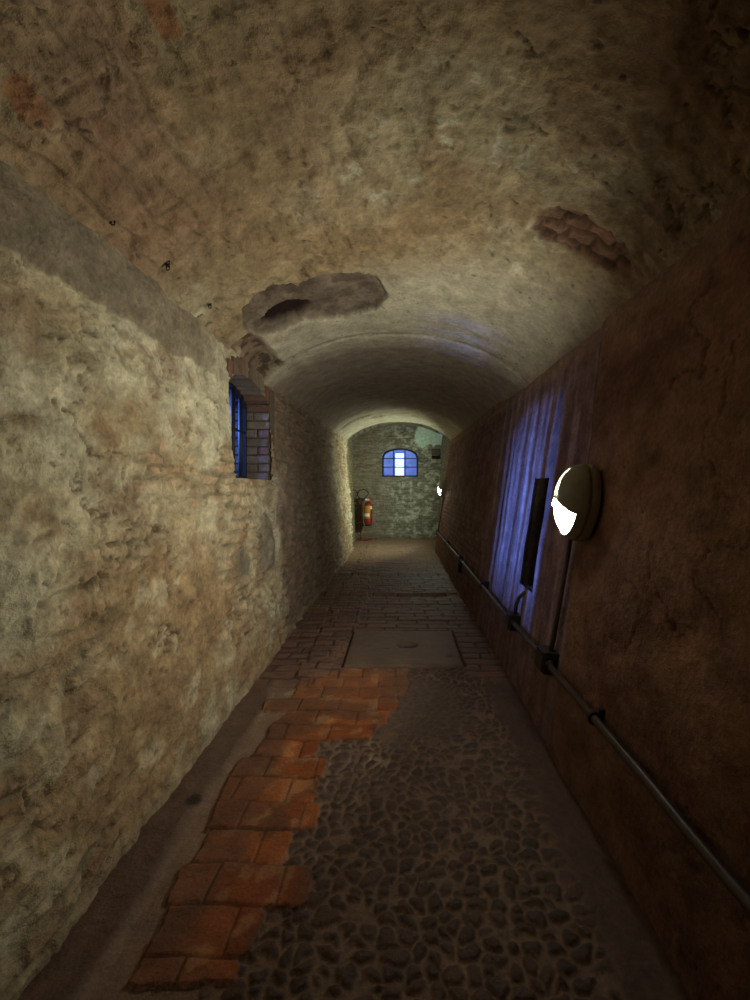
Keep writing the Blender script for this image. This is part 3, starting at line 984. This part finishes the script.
# ------------------------------------------------------------------ wall lamps
def build_lamp(y, zc, lens_mat, label, beam, rgb, aim, spread):
    """oval bulkhead: base on the wall, domed housing with an eyelid opening and a slot above"""
    tilt = math.atan(.145)
    root = empty('wall_lamp', (xr(zc) - .012, y, zc))
    root.rotation_euler = (0, tilt, 0)
    tag(root, label, 'lamp', 'lamps along the right wall')
    RA, RB, RC = .135, .205, .125        # along wall, up, out
    # back plate (oval)
    bm = bmesh.new()
    seg = 64
    prof = [(1.0, -.0), (1.02, .012), (1.03, .035), (1.0, .050)]
    rings = []
    for s, d in prof:
        rings.append([bm.verts.new((-d, RA * 1.04 * s * math.cos(2 * math.pi * k / seg),
                                    RB * 1.02 * s * math.sin(2 * math.pi * k / seg))) for k in range(seg)])
    for i in range(len(rings) - 1):
        for k in range(seg):
            bm.faces.new((rings[i][k], rings[i][(k + 1) % seg], rings[i + 1][(k + 1) % seg], rings[i + 1][k]))
    bm.faces.new(rings[0]); bm.faces.new(rings[-1])
    link_bm('back_plate', bm, M_LAMP, root, True).modifiers.new('b', 'EDGE_SPLIT')
    # dome split into housing and lens
    hb = bmesh.new(); lb = bmesh.new()
    NA, NR = 192, 72
    def pt(i, k, grow):
        r = i / NR                        # 0 centre .. 1 rim
        th = 2 * math.pi * k / NA
        d = (1 - r ** 2.6) ** .55
        return Vector((-(.048 + (RC + grow) * d), (RA + grow) * r * math.cos(th), (RB + grow) * r * math.sin(th)))
    hv = {}; lv = {}
    def lens_region(i, k):
        p = pt(i + .5, k + .5, 0)
        a, b, r = p.y / RA, p.z / RB, (i + .5) / NR
        if r > .93: return False
        low = (b < .02 - .42 * abs(a) ** 1.2 * 1.0) and (r < .90)
        slot = abs(a - .04) < .14 and .10 < b < .84
        return low or slot
    for i in range(NR):
        for k in range(NA):
            isl = lens_region(i, k)
            d, bmx, g = (lv, lb, -.004) if isl else (hv, hb, .004)
            vs = []
            for (ii, kk) in ((i, k), (i + 1, k), (i + 1, (k + 1) % NA), (i, (k + 1) % NA)):
                key = (ii, kk if ii else 0)
                if key not in d: d[key] = bmx.verts.new(pt(ii, kk, g))
                if d[key] not in vs: vs.append(d[key])
            bmx.faces.new(vs)
    bmesh.ops.recalc_face_normals(hb, faces=hb.faces[:])
    h = link_bm('housing', hb, M_LAMP, root, True)
    sd = h.modifiers.new('thickness', 'SOLIDIFY'); sd.thickness = .008; sd.offset = 0
    tag(h, 'grey domed lamp housing')
    tag(link_bm('lens', lb, lens_mat, root, True), 'glowing white diffuser')
    # area light added before the lens, throwing most light across and up
    l = bpy.data.lights.new('lamp_beam', 'AREA'); l.shape = 'RECTANGLE'
    l.size = .07; l.size_y = .14; l.energy = beam; l.color = rgb; l.spread = math.radians(spread)
    b = bpy.data.objects.new('lamp_beam', l); COL.objects.link(b)
    b.location = (xr(zc) - .195, y, zc - .03)
    b.rotation_euler = Vector(aim).to_track_quat('-Z', 'Z').to_euler()
    return root


build_lamp(2.205, 1.415, M_LENS1, 'near oval bulkhead lamp glowing greenish white on the right wall', BEAM1, LAMP_RGB, (-1, .42, .46), 168)
build_lamp(9.2, 1.50, M_LENS2, 'small far bulkhead lamp at the end of the right wall', BEAM2, LAMP2_RGB, (-1, .45, .25), 170)

# ------------------------------------------------------------------ conduit run
PZ = .474
def wx(z, off): return xr(z) - off


def box_on_wall(y, z, w, h, d, label, group, cable=0):
    o = empty('junction_box', (xr(z), y, z))
    o.rotation_euler = (0, math.atan(.145), 0)
    tag(o, label, 'junction box', group)
    bm = bmesh.new(); box(bm, -d, .03, -w / 2, w / 2, -h / 2, h / 2)
    link_bm('box_body', bm, M_BOX, o, bevel=.006)
    bm = bmesh.new(); box(bm, -d - .010, -d - .0005, -w / 2 + .008, w / 2 - .008, -h / 2 + .008, h / 2 - .008)
    link_bm('box_lid', bm, M_BOX, o, bevel=.003)
    bm = bmesh.new()
    bm.free()
    for s in (-1, 1):
        bm = bmesh.new()
        tube(bm, [(-.045, s * (w / 2 - .002), 0), (-.045, s * (w / 2 + .022), 0)], .024, 12)
        link_bm('cable_gland', bm, M_BOX, o, True)
    return o


ybox = [2.38, 3.10, 5.75, 9.25]
segs = [(-2.1, ybox[0] - .09), (ybox[0] + .09, ybox[1] - .08), (ybox[1] + .08, ybox[2] - .07), (ybox[2] + .07, ybox[3] - .07)]
labs = ['near length of brown conduit pipe running low along the right wall out of frame',
        'short conduit pipe length between the two nearest junction boxes',
        'long middle length of conduit pipe low on the right wall',
        'farthest length of conduit pipe ending below the small far lamp']
for (a, b), lb_ in zip(segs, labs):
    bm = bmesh.new()
    n = max(8, int((b - a) / .15))
    pts = [(wx(PZ, .045) + .002 * math.sin(i * 1.7), a + (b - a) * i / n, PZ + .002 * math.sin(i * .9 + a) * (0 < i < n)) for i in range(n + 1)]
    tube(bm, pts, .019, 14)
    tag(link_bm('conduit_pipe', bm, M_PIPE, None, True), lb_, 'pipe', 'lengths of the low conduit run')
box_on_wall(ybox[0], PZ, .13, .13, .075, 'black junction box below the near lamp', 'junction boxes on the conduit')
box_on_wall(ybox[1], PZ - .01, .11, .12, .07, 'black junction box below the dark slot in the wall', 'junction boxes on the conduit')
box_on_wall(ybox[2], PZ - .07, .10, .24, .06, 'tall black junction box hanging from the pipe halfway down', 'junction boxes on the conduit')
box_on_wall(ybox[3], PZ, .10, .12, .06, 'tiny black junction box below the far lamp', 'junction boxes on the conduit')


def riser(y, z0, z1, label, r=.011, off=.03, dy=0.0):
    bm = bmesh.new()
    n = 8
    tube(bm, [(wx(z0 + (z1 - z0) * i / n, off), y + dy * (1 - i / n), z0 + (z1 - z0) * i / n) for i in range(n + 1)], r, 12)
    tag(link_bm('riser_pipe', bm, M_PIPE, None, True), label, 'pipe', 'upright conduits')


riser(2.31, PZ + .063, 1.245, 'upright conduit climbing from a junction box to the near lamp', .014, dy=.04)
riser(9.2, PZ + .06, 1.29, 'upright conduit climbing to the small far lamp', .012)
# stub bent into the slot
bm = bmesh.new()
tube(bm, [(wx(.53, .03), 3.08, .53), (wx(.62, .035), 3.08, .60), (wx(.68, .025), 3.07, .66), (wx(.70, -.01), 3.06, .70), (wx(.71, -.12), 3.06, .715)], .014, 12)
tag(link_bm('riser_pipe', bm, M_PIPE, None, True), 'short bent conduit stub entering the dark wall slot', 'pipe', 'upright conduits')


def clip(y, label):
    o = empty('pipe_clip', (wx(PZ, 0), y, PZ))
    tag(o, label, 'clip', 'clips holding the conduit')
    bm = bmesh.new()
    tube(bm, [(-.045 + .024 * math.cos(a), -.0, .024 * math.sin(a)) for a in [2 * math.pi * k / 20 for k in range(20)]], .006, 8, closed=True)
    link_bm('ring', bm, M_IRON, o, True)
    bm = bmesh.new(); box(bm, -.020, .03, -.012, .012, -.045, .045)
    link_bm('bracket', bm, M_IRON, o, bevel=.003)


clip(1.78, 'dark pipe clip on the conduit nearest the camera')
clip(4.2, 'dark pipe clip on the conduit beyond the slot')
clip(7.4, 'dark pipe clip on the farthest conduit')


# ------------------------------------------------------------------ fire extinguisher on its stand
def lathe(bm, prof, seg=28, c=(0, 0, 0)):
    rings = [[bm.verts.new((c[0] + r * math.cos(2 * math.pi * k / seg), c[1] + r * math.sin(2 * math.pi * k / seg), c[2] + z)) for k in range(seg)] for r, z in prof]
    for i in range(len(rings) - 1):
        for k in range(seg):
            bm.faces.new((rings[i][k], rings[i][(k + 1) % seg], rings[i + 1][(k + 1) % seg], rings[i + 1][k]))
    bm.faces.new(rings[0][::-1]); bm.faces.new(rings[-1])


def build_extinguisher():
    Yx = 11.35
    ex = -.88
    root = empty('fire_extinguisher', (ex - .02, Yx, .46))
    root.scale = (1.15, 1.1, 1.08)
    tag(root, 'red fire extinguisher with yellow label and black hose loop by the end wall', 'fire extinguisher')
    bm = bmesh.new()
    lathe(bm, [(.085, 0), (.098, .02), (.10, .05), (.10, .48), (.092, .54), (.06, .585), (.03, .60), (.028, .63)])
    link_bm('cylinder', bm, M_RED, root, True)
    bm = bmesh.new(); lathe(bm, [(.08, -.03), (.09, -.02), (.09, .003)]); link_bm('foot_ring', bm, M_RUBBER, root, True)
    # label wraps the front half
    def wrap(z0, z1, r, a0, a1, mat, nm, lab):
        b = bmesh.new()
        n = 18
        rings = []
        for rr in (r, r + .0015):
            rings.append([[b.verts.new((rr * math.cos(a0 + (a1 - a0) * i / n), rr * math.sin(a0 + (a1 - a0) * i / n), z)) for i in range(n + 1)] for z in (z0, z1)])
        for R in rings:
            for i in range(n): b.faces.new((R[0][i], R[0][i + 1], R[1][i + 1], R[1][i]))
        for z in (0, 1):
            for i in range(n): b.faces.new((rings[0][z][i], rings[0][z][i + 1], rings[1][z][i + 1], rings[1][z][i]))
        for i in (0, n): b.faces.new((rings[0][0][i], rings[0][1][i], rings[1][1][i], rings[1][0][i]))
        tag(link_bm(nm, b, mat, root), lab)
    wrap(.17, .50, .101, math.radians(190), math.radians(300), M_LABEL, 'label', 'yellow instruction label')
    wrap(.22, .30, .1035, math.radians(205), math.radians(290), M_WHITE, 'label', 'white panel of the label')
    wrap(.41, .49, .1015, math.radians(305), math.radians(335), M_WHITE, 'tag', 'small white inspection tag')
    bm = bmesh.new(); lathe(bm, [(.03, .62), (.035, .63), (.035, .69), (.02, .70)]); link_bm('valve', bm, M_VALVE, root, True)
    bm = bmesh.new(); lathe(bm, [(.028, 0), (.03, .003), (.03, .02), (.0285, .022)], 20)
    for v in bm.verts: v.co = Vector((v.co.x - .045, -.03 - v.co.z, .66 + v.co.y))
    link_bm('gauge', bm, M_WHITE, root, True)
    bm = bmesh.new()
    tube(bm, [(-.02, 0, .69), (.03, 0, .715), (.09, 0, .70), (.13, 0, .66)], [.013, .014, .013, .010], 10)
    tube(bm, [(.0, 0, .66), (.05, 0, .66), (.12, 0, .62)], [.012, .012, .009], 10)
    link_bm('handle', bm, M_RED, root, True)
    # hose: loop above left, then down the left side
    pts = []
    for i in range(26):
        a = math.radians(-55 - 300 * i / 25)
        pts.append((-.13 + .135 * math.cos(a), .01, .80 + .125 * math.sin(a)))
    pts = [(0, .0, .655), (-.04, .0, .66)] + pts[::-1][3:] if False else pts
    pts += [(-.16, .01, .62), (-.165, .01, .50), (-.16, .01, .34), (-.15, .0, .16), (-.145, .0, .10)]
    bm = bmesh.new(); tube(bm, pts, .013, 10)
    link_bm('hose', bm, M_RUBBER, root, True)
    bm = bmesh.new(); tube(bm, [(-.145, 0, .17), (-.14, 0, .06), (-.135, 0, -.04)], [.016, .022, .034], 12)
    link_bm('nozzle', bm, M_RUBBER, root, True)
    # stand
    st = empty('extinguisher_stand', (-1.13, Yx + .13, 0.01))
    tag(st, 'thin red metal floor stand carrying the fire extinguisher', 'stand')
    bm = bmesh.new()
    tube(bm, [(0, .02, .02), (0, .02, 1.12), (.02, .02, 1.15), (.08, .02, 1.15), (.20, .02, 1.13)], .014, 10)
    link_bm('pole', bm, M_RED, st, True)
    bm = bmesh.new()
    tube(bm, [(-.06, -.16, .012), (.42, -.16, .012), (.46, -.13, .012), (.46, .10, .012), (.42, .13, .012), (-.06, .13, .012), (-.08, .10, .012)], .014, 10, closed=True)
    tube(bm, [(0, -.16, .012), (0, .13, .012)], .014, 10)
    link_bm('base_frame', bm, M_RED, st, True)
    bm = bmesh.new()
    bm.free()
    for h in (.66, .90):
        bm = bmesh.new()
        tube(bm, [(0, .02, h), (.12, .03, h), (.22, .0, h)], .010, 8)
        link_bm('holder_arm', bm, M_RED, st, True)


build_extinguisher()


# ------------------------------------------------------------------ small iron pins left in the vault
def on_vault(x, y):
    zs = float(zspring(y)); a0 = xl(zs); a1 = xr(zs)
    t = (x - (a0 + a1) / 2) / ((a1 - a0) / 2 + .045)
    return float(vault_pt(np.array(float(y)), np.array(t))[1])


def pin(x, y, label):
    z = on_vault(x, y)
    o = empty('iron_staple', (x, y, z))
    o.scale = (.7, .7, .7)
    tag(o, label, 'staple', 'iron staples left in the vault')
    bm = bmesh.new()
    w = .010
    tube(bm, [(-w, 0, .05), (-w, 0, -.025), (-w * .8, 0, -.032), (w * .8, 0, -.032), (w, 0, -.025), (w, 0, .05)], .004, 8)
    link_bm('bent_rod', bm, M_IRON, o, True)
    bm = bmesh.new(); lathe(bm, [(.012, -.008), (.014, -.004), (.014, .01)], 12)
    link_bm('wall_plug', bm, M_IRON, o, True)


for (x, y, l) in ((-1.17, 1.63, 'iron staple in the rough vault nearest the camera at left'),
                  (-1.155, 1.99, 'iron staple in the vault above the middle of the left wall'),
                  (-1.15, 2.42, 'iron staple in the vault just before the left window')):
    pin(x, y, l)
